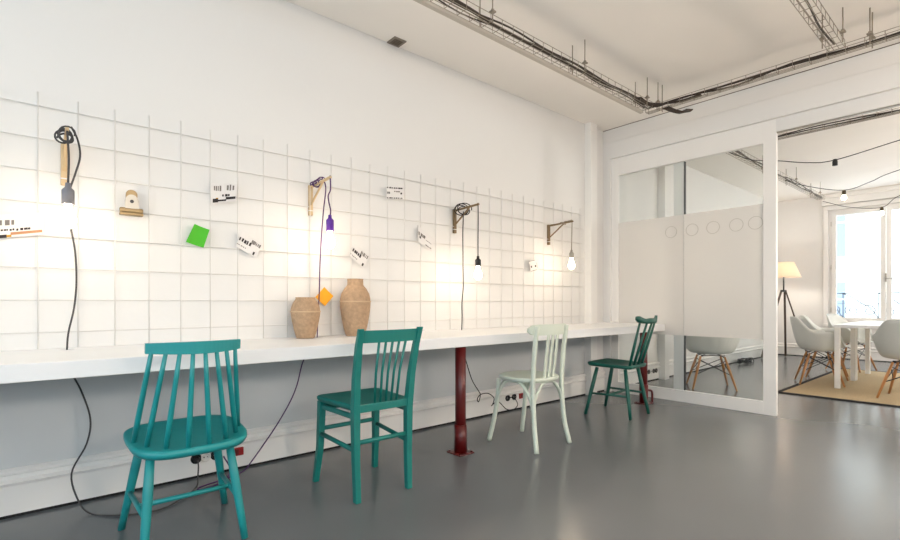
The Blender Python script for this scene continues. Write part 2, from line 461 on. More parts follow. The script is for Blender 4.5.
# lamp 1: grey, over the left end of the desk
wall_lamp('wall_lamp', .114, 1.532, 1.438, 'pine bracket lamp with grey socket and tangled grey cord, nearest the green note', M['pine'], M['cordgrey'], M['greyplastic'],
    [(.114, 2.764, 1.785), (.116, 2.760, 1.74), (.120, 2.755, 1.64), (.117, 2.75, 1.53)],
    [(.13, 2.80, 1.80), (.155, 2.82, 1.75), (.165, 2.84, 1.68), (.148, 2.86, 1.60), (.125, 2.88, 1.50), (.130, 2.90, 1.38), (.150, 2.92, 1.25), (.157, 2.945, 1.10), (.148, 2.955, .97), (.128, 2.958, .86), (.122, 2.960, .78),
     (.122, 2.961, .72), (.14, 2.965, .66), (.18, 2.99, .56), (.215, 3.0, .42), (.20, 3.0, .30), (.14, 2.98, .17), (.165, 2.90, .05), (.205, 2.84, .006), (.27, 2.76, .005), (.36, 2.70, .005), (.46, 2.68, .006), (.56, 2.74, .008), (.66, 2.86, .01), (.69, 2.95, .03), (.702, 2.985, .08), (.702, 3.0, .11)],
    ring_coil(.108, 2.80, 1.752, .027, 4.6, .06))
# lamp 2: purple
wall_lamp('wall_lamp', 1.392, 1.541, 1.442, 'pine bracket lamp with purple socket and purple cord, above the two clay vases', M['pine'], mat('purple fabric cord', rgb(78, 44, 92), .8), M['purple'],
    [(1.392, 2.762, 1.785), (1.394, 2.762, 1.70), (1.380, 2.763, 1.66), (1.384, 2.763, 1.62), (1.396, 2.764, 1.57), (1.392, 2.764, 1.53)],
    [(1.39, 2.87, 1.79), (1.405, 2.855, 1.75), (1.41, 2.86, 1.70), (1.40, 2.87, 1.58), (1.39, 2.88, 1.40), (1.39, 2.90, 1.22), (1.40, 2.93, 1.05), (1.402, 2.955, .90), (1.400, 2.960, .78),
     (1.395, 2.961, .74), (1.36, 2.975, .69), (1.32, 3.0, .616), (1.281, 3.0, .472), (1.235, 3.0, .369), (1.16, 2.995, .255), (1.078, 2.98, .157), (.985, 2.97, .05), (.93, 2.95, .010), (.82, 2.90, .008), (.70, 2.86, .010), (.66, 2.82, .012), (.70, 2.80, .014), (.80, 2.85, .016), (.86, 2.95, .04), (.845, 3.02, .10)],
    ring_coil(1.392, 2.96, 1.768, .018, 2.6, .02, -.35) + ring_coil(1.392, 2.90, 1.780, .015, 1.6, .02, -.35))
# lamp 3: black
wall_lamp('wall_lamp', 2.658, 1.366, 1.287, 'dark wood bracket lamp with black socket and coiled black cord, above the red post', M['darkwood'], M['cordblack'], M['black'],
    [(2.658, 2.762, 1.785), (2.660, 2.762, 1.65), (2.658, 2.762, 1.50), (2.658, 2.762, 1.36)],
    [(2.655, 2.93, 1.74), (2.652, 2.93, 1.66), (2.648, 2.93, 1.55), (2.650, 2.93, 1.42), (2.660, 2.94, 1.28), (2.672, 2.95, 1.14), (2.662, 2.955, 1.0), (2.668, 2.96, .88), (2.665, 2.961, .78),
     (2.665, 2.961, .72), (2.70, 2.99, .62), (2.76, 3.0, .48), (2.82, 3.0, .34), (2.90, 3.0, .235), (2.91, 2.995, .205), (2.88, 2.985, .155), (2.865, 2.985, .18), (2.90, 2.98, .215), (2.98, 2.97, .215), (3.04, 2.96, .17), (3.02, 2.955, .12), (3.0, 2.95, .11), (3.08, 2.95, .135), (3.20, 2.96, .05), (3.30, 2.97, .03), (3.37, 2.98, .06), (3.36, 2.995, .11), (3.33, 3.01, .13), (3.302, 3.03, .125)],
    ring_coil(2.657, 2.94, 1.755, .038, 3.6, .03, -.4))
# lamp 4: pale
wall_lamp('wall_lamp', 3.904, 1.501, 1.424, 'dark wood bracket lamp with pale grey socket and pale cord, nearest the glazed partition', M['darkwood'], mat('pale grey cord', rgb(150, 140, 126), .8), M['silver'],
    [(3.904, 2.764, 1.785), (3.902, 2.764, 1.70), (3.898, 2.764, 1.60), (3.896, 2.765, 1.495)],
    [(3.904, 2.766, 1.788), (3.908, 2.80, 1.786), (3.90, 2.84, 1.780), (3.908, 2.88, 1.778), (3.904, 2.95, 1.772), (3.904, 2.99, 1.772), (3.908, 3.03, 1.77), (3.908, 3.054, 1.75)],
    ring_coil(3.904, 2.86, 1.768, .013, 2.4, .05, -.4))

# ------------------------------------------------------------------ outlets on the baseboard
def round_outlet(x, z, dark, label, grp, yb=None):
    y = (YW - .016) if yb is None else yb
    t = thing('wall_outlet', label, 'socket', (x, y, z), 0, grp)
    R = Matrix.Rotation(PI / 2, 4, 'X')
    MB().lathe([(0, 0), (.0285, 0), (.0285, .007), (.024, .009), (.0215, .009), (.0205, .004), (0, .004)], seg=24, M=R).build('faceplate', M['black'] if dark else M['paleoutlet'], t)
    p = MB()
    for s in (-.0095, .0095): p.tube([(s, -.003, 0), (s, -.012, 0)], .0025, 8)
    p.build('contact', M['silver'] if dark else M['black'], t)
    return t
round_outlet(.702, .112, True, 'black wall socket with a plug in it, farthest from the wide red plate', 'sockets in the skirting behind the spindle chair')
MB_plug = MB().tube([(.702, 3.036, .112), (.702, 2.998, .110)], [.019, .014], 14)
tag(MB_plug.build('power_plug', M['black']), 'black round plug pushed into the socket behind the bright teal spindle chair', 'plug')
round_outlet(.752, .112, False, 'round white wall socket between two black ones behind the spindle chair', 'sockets in the skirting behind the spindle chair')
round_outlet(.806, .112, True, 'round black wall socket touching the red socket plate behind the spindle chair', 'sockets in the skirting behind the spindle chair')
round_outlet(3.30, .125, True, 'round black wall socket behind the pale mint chair, farther from the red plate', 'sockets in the skirting behind the mint chair')
round_outlet(3.387, .125, True, 'round black wall socket behind the pale mint chair, beside the red plate', 'sockets in the skirting behind the mint chair')
def red_outlet(x, z, wdt, label):
    t = thing('power_outlet', label, 'socket', (x, YW - .016, z))
    MB().box(-wdt / 2, wdt / 2, -.012, 0, -.024, .024, .003).build('faceplate', M['redplate'], t)
    n = max(1, int(wdt / .045))
    for k in range(n):
        cx = (k - (n - 1) / 2) * .042
        s = MB(); s.box(cx - .015, cx + .015, -.0135, -.011, -.015, .015, .001)
        s.build('socket_well', mat('deep red plastic', rgb(96, 12, 16), .5), t)
red_outlet(.917, .108, .088, 'wide red socket plate on the skirting behind the bright teal spindle chair')
red_outlet(3.485, .122, .06, 'small square red socket on the skirting behind the pale mint chair')
for k, (x, dk) in enumerate(((5.92, 1), (5.985, 0), (6.05, 1), (6.115, 1))):
    round_outlet(x, .12, dk, ['black socket low on the far wall, farthest from the boxed pipe', 'white socket low on the far wall beyond the glass', 'black socket low on the far wall, second from the boxed pipe', 'black socket low on the far wall, beside the boxed pipe'][k], 'sockets low on the wall beyond the glass')

# ------------------------------------------------------------------ papers and clip on the grid
def card(name, corners, m, label, cat, marks=(), y=3.028, grp=None, curl=0.0):
    """a sheet of paper hung on the grid; corners (x,z) clockwise from top left; marks: (u0,u1,v0,v1,material,skew)"""
    cx = sum(c[0] for c in corners) / 4; cz = sum(c[1] for c in corners) / 4
    P = [Vector((c[0] - cx, 0, c[1] - cz)) for c in corners]
    def at(u, v, dy=0):
        p = P[0] * (1 - u) * (1 - v) + P[1] * u * (1 - v) + P[2] * u * v + P[3] * (1 - u) * v
        return Vector((p.x, -curl * (u - .5) ** 2 * 4 - dy, p.z))
    n = 6; vs = []; fs = []
    for side in (0, 1):
        for j in range(n + 1):
            for i in range(n + 1): vs.append(at(i / n, j / n, .0008 if side else -.0004))
    q = (n + 1) ** 2
    for s in (0, 1):
        for j in range(n):
            for i in range(n):
                a = s * q + j * (n + 1) + i; f = (a, a + 1, a + n + 2, a + n + 1)
                fs.append(f)
    b = [i for i in range(n + 1)] + [j * (n + 1) + n for j in range(1, n + 1)] + [n * (n + 1) + i for i in range(n - 1, -1, -1)] + [j * (n + 1) for j in range(n - 1, 0, -1)]
    for k in range(len(b)):
        i, j = b[k], b[(k + 1) % len(b)]; fs.append((i, j, q + j, q + i))
    o = MB().poly(vs, fs).build(name, m); o.location = (cx, y, cz)
    tag(o, label, cat, grp)
    by = {}
    for (u0, u1, v0, v1, mm) in marks: by.setdefault(mm, []).append((u0, u1, v0, v1))
    for mm, L in by.items():
        k = MB()
        for u0, u1, v0, v1 in L:
            k = k or MB()
            k.poly([at(u0, v0, .0014), at(u1, v0, .0014), at(u1, v1, .0014), at(u0, v1, .0014)], [(0, 1, 2, 3)])
            k.build('printed_mark', M[mm], o); k = None
    return o
def scrib(u0, u1, v0, v1, n, mm, seed=1):
    r = random.Random(seed); out = []
    for k in range(n):
        a = u0 + (u1 - u0) * k / n; b = a + (u1 - u0) / n * r.uniform(.45, .95)
        out.append((a, b, v0 + (v1 - v0) * r.uniform(0, .18), v1 - (v1 - v0) * r.uniform(0, .18), mm))
    return out
card('photo_card', [(-.13, 1.40), (.035, 1.43), (.035, 1.325), (-.13, 1.290)], M['paper'], 'white photo card with a brown and black strip, beside the lamp with the grey socket', 'card',
     scrib(.05, .45, .22, .48, 3, 'ink2', 3) + scrib(.1, .4, .62, .72, 5, 'ink', 5) + [(.3, .98, .78, .90, 'inkbrown'), (.02, .22, .86, 1.0, 'ink'), (.22, .32, .88, .98, 'inkgold')] + scrib(.42, .75, .62, .74, 4, 'ink', 8), curl=.006)
card('sticky_note', [(.690, 1.444), (.768, 1.418), (.736, 1.312), (.646, 1.339)], M['greennote'], 'bright green paper note pinned to the wire grid', 'note', curl=.010)
card('photo_card', [(.775, 1.690), (.920, 1.706), (.912, 1.602), (.775, 1.570)], M['paper'], 'white photo card with a black and ochre bottom edge, above the green note', 'card',
     scrib(.12, .42, .12, .42, 4, 'ink2', 11) + scrib(.62, .95, .05, .4, 3, 'ink2', 12) + [(.08, .30, .78, .97, 'ink'), (.2, .3, .74, .82, 'inkgold'), (.3, .62, .84, .93, 'ink'), (.6, .98, .72, .86, 'ink')] + scrib(.45, .8, .56, .70, 3, 'ink', 13), curl=.006)
card('postcard', [(.95, 1.430), (1.072, 1.362), (1.030, 1.276), (.912, 1.335)], M['paper'], 'tilted white postcard with bold black lettering, right of the green note', 'card',
     scrib(.02, .62, .34, .60, 5, 'ink', 21) + scrib(.55, .98, .12, .38, 6, 'ink2', 22) + scrib(.0, .5, .78, .84, 5, 'ink2', 23) + [(.8, .88, .75, .95, 'ink')], curl=.005)
card('postcard', [(1.975, 1.858), (2.128, 1.872), (2.128, 1.781), (1.975, 1.764)], M['paper'], 'upright white postcard with dark dotted edges, highest of the cards', 'card',
     scrib(.04, .95, .04, .16, 7, 'ink', 31) + scrib(.04, .95, .86, .97, 7, 'ink', 32) + scrib(.05, .25, .4, .62, 2, 'ink', 33) + scrib(.45, .8, .32, .44, 3, 'ink2', 34) + scrib(.82, .95, .42, .62, 1, 'ink', 35), curl=.004)
card('postcard', [(1.715, 1.415), (1.832, 1.338), (1.782, 1.245), (1.67, 1.325)], M['paper'], 'tilted white postcard with bold black lettering, above the taller vase', 'card',
     scrib(.02, .62, .34, .60, 5, 'ink', 41) + scrib(.5, .98, .10, .38, 6, 'ink2', 42) + scrib(.0, .5, .78, .86, 5, 'ink2', 43) + [(.82, .92, .75, .95, 'ink')], curl=.005)
card('postcard', [(2.262, 1.600), (2.425, 1.508), (2.400, 1.405), (2.262, 1.475)], M['paper'], 'tilted white card with small dark sketches, beside the lamp with the black socket', 'card',
     scrib(.05, .5, .3, .55, 3, 'ink2', 51) + [(.12, .22, .55, .70, 'ink'), (.4, .5, .3, .4, 'ink')] + scrib(.55, .95, .80, .90, 3, 'ink2', 52) + [(0, .02, .0, 1, 'ink2'), (.55, .9, .5, .54, 'ink2')], curl=.004)
card('postcard', [(3.575, 1.400), (3.730, 1.425), (3.745, 1.322), (3.600, 1.290)], M['paper'], 'white card with a thin outline drawing, nearest the partition', 'card',
     [(.0, .6, .05, .10, 'ink2'), (0, .03, .3, .95, 'ink2'), (.15, .27, .50, .66, 'ink'), (.55, .68, .52, .68, 'ink'), (.75, .78, .3, .8, 'ink2'), (.1, .7, .93, .97, 'ink2')], curl=.004)
card('sticky_note', [(1.482, 1.104), (1.548, 1.044), (1.486, .976), (1.418, 1.036)], M['orangenote'], 'orange square paper note turned on its corner between the two vases', 'note', curl=.004)
clip = thing('bulldog_clip', 'small brass bulldog clip hanging on the wire grid', 'clip', (.390, 3.026, 1.455))
MB().box(-.052, .052, -.022, .012, .0, .014, .003).box(-.052, .052, -.016, .006, .014, .040, .006).build('jaw', M['clip'], clip)
MB().prism([(-.030, .035), (.030, .035), (.030, .075)] + [(.028 * math.cos(a), .078 + .030 * math.sin(a)) for a in [PI * k / 10 for k in range(1, 10)]] + [(-.030, .075)], -.002, .002, M=Matrix.Translation((0, -.020, 0)) @ Matrix.Rotation(PI / 2, 4, 'X')).build('grip', M['silver'], clip)
MB().tube([(0, -.024, .072), (0, -.021, .072)], .009, 12).build('rivet_hole', M['black'], clip)
MB().prism([(-.026, .06), (.026, .06)] + [(.026 * math.cos(a), .088 + .024 * math.sin(a)) for a in [PI * k / 10 for k in range(0, 11)]], -.002, .002, M=Matrix.Translation((0, -.004, .022)) @ Matrix.Rotation(PI / 2 + .1, 4, 'X')).build('rear_grip', M['clip'], clip)

# ------------------------------------------------------------------ vases
def vase(x, y, prof, band_z, band_r, label):
    t = thing('clay_vase', label, 'vase', (x, y, DZ))
    MB().lathe(prof, seg=40).build('body', M['vase'], t)
    r = band_r
    MB().lathe([(r - .004, band_z - .006), (r + .003, band_z - .003), (r + .004, band_z), (r + .002, band_z + .003), (r - .004, band_z + .006)], seg=40).build('seam_band', M['vaserim'], t)
vase(1.305, 2.925, [(0, 0), (.054, 0), (.058, .006), (.072, .06), (.084, .115), (.091, .16), (.090, .175), (.086, .20), (.076, .225), (.064, .242), (.060, .250), (.062, .258), (.055, .258), (.052, .245), (.06, .22), (.06, .10), (0, .06)], .168, .0905, 'short wide clay vase with a seam line, standing on the white desk')
vase(1.660, 2.925, [(0, 0), (.062, 0), (.066, .006), (.080, .06), (.093, .13), (.101, .19), (.103, .225), (.101, .25), (.093, .285), (.075, .318), (.060, .335), (.054, .345), (.053, .375), (.055, .385), (.048, .385), (.046, .345), (.07, .30), (.07, .1), (0, .05)], .232, .1025, 'tall narrow-necked clay vase standing on the white desk')

# ------------------------------------------------------------------ chairs
def seat_outline(front, rear, depth, rc, n=10, bow=0.0):
    """rounded trapezoid; front at +y"""
    pts = []
    cs = [(front / 2, depth / 2), (-front / 2, depth / 2), (-rear / 2, -depth / 2), (rear / 2, -depth / 2)]
    for i in range(4):
        p0, p1, p2 = Vector(cs[i - 1]), Vector(cs[i]), Vector(cs[(i + 1) % 4])
        r = rc if not isinstance(rc, (tuple, list)) else rc[i]
        a = p1 + (p0 - p1).normalized() * r; b = p1 + (p2 - p1).normalized() * r
        for k in range(n + 1):
            t = k / n; q = a * (1 - t) ** 2 + p1 * 2 * t * (1 - t) + b * t * t
            pts.append((q.x, q.y))
    if bow:
        pts = [(x, y - bow * (1 - (2 * x / rear) ** 2) * (1 if y < -depth * .2 else 0)) for x, y in pts]
    return pts
def leg(parent, p, q, r0, r1, m):
    p, q = Vector(p), Vector(q)
    return MB().tube([p, p.lerp(q, .35), p.lerp(q, .7), q], [r0 * .85, r0, (r0 + r1) / 2, r1], 12).build('leg', m, parent)

# 1: bright teal spindle-back chair
c1 = thing('spindle_chair', 'bright teal spindle-back wooden chair, largest and nearest in view', 'chair', (.506, 2.335, 0), 0)
m = M['teal']
out = []
for k in range(48):
    a = 2 * PI * k / 48
    ca, sa = math.cos(a), math.sin(a)
    ex = .52
    x = .224 * math.copysign(abs(ca) ** ex, ca); y = .205 * math.copysign(abs(sa) ** ex, sa)
    if sa < 0: x *= 1 - .10 * abs(sa); y *= 1.08
    out.append((x, y))
# dished seat slab
def dished(outl, z, th, dip, m, parent, name='seat', lift=0.0, tilt=0.0):
    t = MB(); n = len(outl); vs = []; fs = []
    rings = [0.0, .3, .55, .75, .9, .97, 1.0]
    def top(s, x, y): return z - dip * max(0, 1 - s ** 2.2) + (lift * max(0, y) if lift else 0) - (.005 if s > .99 else 0)
    idx = []
    vs.append((0, 0, top(0, 0, 0))); 
    for s in rings[1:]:
        idx.append(len(vs))
        for (x, y) in outl: vs.append((x * s, y * s, top(s, x * s, y * s)))
    low = []
    for s, dz in ((1.0, -th * .55), (.96, -th), (.5, -th)):
        low.append(len(vs))
        for (x, y) in outl: vs.append((x * s, y * s, z + dz + (lift * max(0, y * s) if lift else 0)))
    ce = len(vs); vs.append((0, 0, z - th))
    allr = idx + low
    for k in range(n):
        j = (k + 1) % n
        fs.append((0, idx[0] + k, idx[0] + j))
        for a, b in zip(allr, allr[1:]): fs.append((a + k, b + k, b + j, a + j))
        fs.append((low[-1] + k, ce, low[-1] + j))
    t.poly(vs, fs, True)
    if tilt:
        for v in t.bm.verts: v.co.z += tilt * v.co.y
    return t.build(name, m, parent)
dished(out, .445, .034, .010, m, c1, tilt=.085)
legs1 = [((-.160, -.140, .41), (-.194, -.195, 0)), ((.130, -.135, .41), (.176, -.200, 0)), ((-.145, .13, .435), (-.212, .236, 0)), ((.14, .13, .435), (.218, .236, 0))]
for p, q in legs1: leg(c1, p, q, .0185, .0145, m)
def on(l, z):
    p, q = Vector(l[0]), Vector(l[1]); return p.lerp(q, (p.z - z) / (p.z - q.z))
for i in (0, 1): MB().tube([on(legs1[i], .17), on(legs1[i + 2], .17)], .0105, 10).build('stretcher', m, c1)
MB().tube([on(legs1[0], .17).lerp(on(legs1[2], .17), .45), on(legs1[1], .17).lerp(on(legs1[3], .17), .45)], .0105, 10).build('stretcher', m, c1)
# curved crest rail: bowed towards the back in the middle
def crest(x): return -.190 - .085 * (1 - (x / .22) ** 2)
rail = MB(); vs = []; fs = []; N = 20
for k in range(N + 1):
    x = -.186 + .344 * k / N; y = crest((x + .014) * .22 / .172)
    d = .040 + .008 * (1 - (2 * k / N - 1) ** 2)
    zt = .846 + .004 * (1 - (2 * k / N - 1) ** 2)
    for (dy, z) in ((-.009, zt - d), (.009, zt - d + .001), (.006, zt), (-.012, zt - .001)): vs.append((x, y + dy, z))
for k in range(N):
    for j in range(4): fs.append((4 * k + j, 4 * k + (j + 1) % 4, 4 * k + 4 + (j + 1) % 4, 4 * k + 4 + j))
fs += [(0, 1, 2, 3), (4 * N, 4 * N + 1, 4 * N + 2, 4 * N + 3)]
rail.poly(vs, fs); rail.build('crest_rail', m, c1)
for k in range(8):
    u = -1 + 2 * k / 7
    th = math.radians(76) * u
    xt = .150 * u - .018; xb = .208 * math.sin(th)
    yb = .030 - .228 * math.cos(th)
    pb = Vector((xb, yb, .435 + .085 * yb)); pt = Vector((xt, crest((xt + .014) * .22 / .172), .812))
    MB().tube([pb, pb.lerp(pt, .3), pb.lerp(pt, .7), pt], [.0098, .0108, .0095, .0078], 10).build('spindle', m, c1)

# 2: teal green chair with square posts
c2 = thing('kitchen_chair', 'teal green wooden chair with square back posts and thin spindles, beside the vases', 'chair', (1.385, 2.345, 0), math.radians(-1))
m = M['teal2']
def poly_leg(parent, pts, a, b, m, name='leg'):
    t = MB(); n = len(pts); vs = []; fs = []
    for i, p in enumerate(pts):
        w_, d_ = (a[i], b[i]) if isinstance(a, (list, tuple)) else (a, b)
        for sx, sy in ((-1, -1), (1, -1), (1, 1), (-1, 1)): vs.append((p[0] + sx * w_ / 2, p[1] + sy * d_ / 2, p[2]))
    for i in range(n - 1):
        for k in range(4): fs.append((4 * i + k, 4 * i + (k + 1) % 4, 4 * i + 4 + (k + 1) % 4, 4 * i + 4 + k))
    fs += [(0, 1, 2, 3), tuple(4 * (n - 1) + k for k in range(4))]
    t.poly(vs, fs)
    o = t.build(name, m, parent)
    md = o.modifiers.new('soft edges', 'BEVEL'); md.width = .003; md.segments = 2
    return o
RP = lambda s: [(s * .155, -.205, 0), (s * .157, -.195, .20), (s * .160, -.195, .44), (s * .166, -.215, .62), (s * .172, -.25, .78), (s * .176, -.282, .872)]
for s in (-1, 1): poly_leg(c2, RP(s), [.030, .034, .038, .036, .032, .028], [.034, .036, .040, .034, .028, .024], m)
for s in (-1, 1): poly_leg(c2, [(s * .190, .205, 0), (s * .178, .175, .20), (s * .172, .165, .455)], [.030, .034, .038], [.030, .034, .038], m)
dished(seat_outline(.405, .345, .40, (.05, .05, .03, .03)), .485, .030, .006, m, c2)
MB().box(-.160, .160, .150, .168, .405, .455, .002).build('apron', m, c2)
for s in (-1, 1):
    MB().bar((s * .160, -.195, .425), (s * .174, .165, .425), .016, .026, .003).build('stretcher', m, c2)
    MB().tube([(s * .157, -.195, .255), (s * .178, .175, .275)], .012, 10).build('stretcher', m, c2)
MB().tube([(-.157, -.195, .295), (.157, -.195, .295)], .012, 10).build('stretcher', m, c2)
MB().tube([(-.176, .172, .30), (.176, .172, .30)], .012, 10).build('stretcher', m, c2)
MB().box(-.160, .160, -.21, -.178, .445, .485, .004).build('rear_rail', m, c2)
# top rail
rail = MB(); vs = []; fs = []; N = 12
for k in range(N + 1):
    x = -.168 + .336 * k / N; bow = .018 * (1 - (x / .168) ** 2)
    for dy, z in ((-.009, .800), (.009, .800), (.000, .862), (-.018, .862)): vs.append((x, -.256 - bow + dy - .0, z))
for k in range(N):
    for j in range(4): fs.append((4 * k + j, 4 * k + (j + 1) % 4, 4 * k + 4 + (j + 1) % 4, 4 * k + 4 + j))
fs += [(0, 1, 2, 3), tuple(4 * N + k for k in range(4))]
rail.poly(vs, fs).build('crest_rail', m, c2)
for k in range(5):
    u = -1 + 2 * k / 4
    MB().tube([(.066 * u + .018, -.195, .480), (.072 * u + .015, -.222, .64), (.080 * u + .012, -.272, .806)], .0068, 8).build('spindle', m, c2)

# 3: pale mint bistro chair
c3 = thing('bistro_chair', 'pale mint bentwood bistro chair standing by the red post', 'chair', (2.705, 2.285, 0), math.radians(2))
m = M['mint']
def round_leg(pts, r, nm='leg'): return MB().tube(spline(pts, 6), r, 12).build(nm, m, c3)
for s in (-1, 1):
    round_leg([(s * .190, -.215, 0), (s * .172, -.180, .18), (s * .166, -.165, .40), (s * .166, -.168, .52), (s * .168, -.182, .68), (s * .170, -.202, .840)], .0165)
for s in (-1, 1): round_leg([(s * .188, .215, 0), (s * .172, .185, .14), (s * .160, .160, .30), (s * .155, .150, .455)], .0165)
oc = [(.200 * math.copysign(abs(math.cos(a)) ** .8, math.cos(a)), .195 * math.copysign(abs(math.sin(a)) ** .8, math.sin(a))) for a in [2 * PI * k / 40 for k in range(40)]]
dished(oc, .485, .032, .010, m, c3)
for s in (-1, 1):
    # bentwood braces under the seat: sides and front/back
    MB().tube(spline([(s * .170, -.168, .26), (s * .172, -.140, .36), (s * .172, -.07, .440), (s * .172, 0, .452), (s * .170, .07, .440), (s * .165, .135, .36), (s * .168, .160, .26)], 6), .0105, 8).build('bentwood_brace', m, c3)
for y in (-.170, .158):
    MB().tube(spline([(-.168, y, .26), (-.140, y, .36), (-.07, y, .440), (0, y, .453), (.07, y, .440), (.140, y, .36), (.168, y, .26)], 6), .0105, 8).build('bentwood_brace', m, c3)
rail = MB(); vs = []; fs = []; N = 18
for k in range(N + 1):
    u = -1 + 2 * k / N; x = .215 * u; y = -.214 + .055 * u * u
    h = .037 * math.sqrt(max(.12, 1 - (max(0, abs(u) - .72) / .28) ** 2))
    for dy, z in ((-.008, .815 - h), (.008, .815 - h), (.003, .815 + h), (-.013, .815 + h)): vs.append((x, y + dy, z))
for k in range(N):
    for j in range(4): fs.append((4 * k + j, 4 * k + (j + 1) % 4, 4 * k + 4 + (j + 1) % 4, 4 * k + 4 + j))
fs += [(0, 1, 2, 3), tuple(4 * N + k for k in range(4))]
rail.poly(vs, fs).build('crest_rail', m, c3)
for x in (-.05, 0, .05):
    MB().bar((x, -.172, .478), (x * 1.05, -.214, .80), .026, .009, .002, up=(0, 1, 0)).build('back_slat', m, c3)

# 4: dark green chair
c4 = thing('stick_back_chair', 'dark bottle green stick-back chair at the far end of the desk', 'chair', (4.0, 2.345, 0), math.radians(5))
m = M['green']
dished(seat_outline(.43, .36, .40, (.06, .06, .05, .05)), .460, .032, .014, m, c4, lift=.05)
legs4 = [((-.125, -.13, .42), (-.170, -.195, 0)), ((.125, -.13, .42), (.185, -.205, 0)), ((-.15, .12, .42), (-.225, .195, 0)), ((.15, .12, .42), (.215, .225, 0))]
for p, q in legs4: leg(c4, p, q, .018, .0135, m)
for i in (0, 1): MB().tube([on(legs4[i], .19), on(legs4[i + 2], .19)], [.010, .010], 10).build('stretcher', m, c4)
MB().tube([on(legs4[0], .19).lerp(on(legs4[2], .19), .5), on(legs4[1], .19).lerp(on(legs4[3], .19), .5)], .010, 10).build('stretcher', m, c4)
rail = MB(); vs = []; fs = []; N = 24
for k in range(N + 1):
    u = -1 + 2 * k / N; x = .205 * u; y = -.298 + .035 * u * u
    zt = .862 + .030 * abs(u) ** 3 + .004 * math.cos(u * PI * 2)
    zb = .820 + .022 * abs(u) ** 4
    if abs(u) > .86: s_ = (abs(u) - .86) / .14; zt -= .016 * s_ ** 2; zb += .016 * s_ ** 2
    for dy, z in ((-.012, zb), (.012, zb), (.010, zt), (-.014, zt)): vs.append((x, y + dy, z))
for k in range(N):
    for j in range(4): fs.append((4 * k + j, 4 * k + (j + 1) % 4, 4 * k + 4 + (j + 1) % 4, 4 * k + 4 + j))
fs += [(0, 1, 2, 3), tuple(4 * N + k for k in range(4))]
rail.poly(vs, fs, True).build('crest_rail', m, c4)
for k in range(4):
    u = -1 + 2 * k / 3
    p = Vector((.125 * u, -.165, .44)); q = Vector((.158 * u, -.29 + .02 * u * u, .826))
    MB().tube([p, p.lerp(q, .4), q], [.0105, .0125, .009], 10).build('back_stick', m, c4)

# ------------------------------------------------------------------ vent in the ceiling
v = thing('ceiling_vent', 'small square vent in the ceiling close to the wall', 'vent', (2.05, 3.00, HC), 0)
MB().box(-.052, .052, -.052, -.038, -.008, 0).box(-.052, .052, .038, .052, -.008, 0).box(-.052, -.038, -.038, .038, -.008, 0).box(.038, .052, -.038, .038, -.008, 0).build('frame', mat('grey vent metal', rgb(128, 118, 106), .5), v)
MB().box(-.04, .04, -.04, .04, -.0035, -.001).build('backing', mat('dark vent cavity', rgb(60, 50, 40), .8), v)
l = MB()
for k in range(4): l.box(-.038, .038, -.034 + k * .018, -.026 + k * .018, -.007, -.002)
l.build('louvre', mat('vent louvre', rgb(110, 98, 84), .6), v)

# ------------------------------------------------------------------ cable trays
def tray(p0, p1, wdt, z, label, lab_cables, n_cables, rods, cab_seed, side_h=.05, rod_top=HC, cover=False):
    p0, p1 = Vector((*p0, z)), Vector((*p1, z)); d = (p1 - p0); L = d.length; d.normalize(); n = Vector((-d.y, d.x, 0))
    t = thing('cable_tray', label, 'cable tray', p0)
    b = MB()
    def pt(s, o, h): return d * s + n * o + Vector((0, 0, h))
    for o, h in ((-wdt / 2, side_h), (-wdt / 2, 0), (-wdt / 6, 0), (wdt / 6, 0), (wdt / 2, 0), (wdt / 2, side_h)):
        b.tube([pt(0, o, h), pt(L, o, h)], .0022, 6)
    k = int(L / .10)
    for i in range(k + 1):
        s = L * i / k
        b.tube([pt(s, -wdt / 2, side_h), pt(s, -wdt / 2, 0), pt(s, wdt / 2, 0), pt(s, wdt / 2, side_h)], .0022, 6)
    b.build('wire_basket', M['tray'], t)
    if cover:
        MB().bar(pt(0, wdt / 2 + .012, -.012), pt(L, wdt / 2 + .012, -.012), .03, .018).build('side_channel', mat('pale steel channel', rgb(190, 182, 170), .4), t)
    for s in rods:
        for o in (-wdt / 2 - .012, wdt / 2 + .012):
            q = pt(s, o, -.012); r = MB().tube([q, Vector((q.x, q.y, rod_top - z))], .0038, 8).build('hanger_rod', M['tray'], t)
            bk = MB().box(q.x - .016, q.x + .016, q.y - .016, q.y + .016, side_h, side_h + .010, .002)
            bk.tube([(q.x, q.y, side_h + .008), (q.x, q.y, side_h + .022)], .010, 6); bk.build('clamp', M['tray'], r)
    if n_cables:
        rd = random.Random(cab_seed); c = MB()
        for j in range(n_cables):
            o0 = rd.uniform(-.38, .38) * wdt; pts = []
            m_ = max(4, int(L / .35)); ph = rd.uniform(0, 6)
            for i in range(m_ + 1):
                pts.append(p0 + pt(L * i / m_, max(-.42 * wdt, min(.42 * wdt, o0 + rd.uniform(-.18, .18) * wdt)), .010 + rd.uniform(0, .038)))
            c.tube(spline(pts, 4), rd.choice((.0045, .006, .0075)), 6)
        tag(c.build('cable_bundle', M['cable']), lab_cables, 'cables')
    return t
TZ = 2.712
tray((-1.0, 2.13), (4.13, 2.13), .085, TZ, 'wire cable tray running along the ceiling above the long desk, meeting the partition tray', 'dark cables filling the tray above the long desk', 5, (1.05, 3.12, 4.09, 5.02), 3, cover=True)
tray((4.22, 2.18), (4.22, -3.3), .055, TZ, 'wire cable tray running under the ceiling along the glazed partition wall', 'dark cable pair in the tray along the partition wall', 2, (.12, 1.55, 2.9, 4.3), 5)
tray((4.16, .80), (-1.0, .80), .085, TZ + .012, 'narrow empty-looking wire tray branching off the partition tray towards the viewer', 'thin dark cable in the narrow branching tray', 1, (.12, 2.2, 3.9), 9)
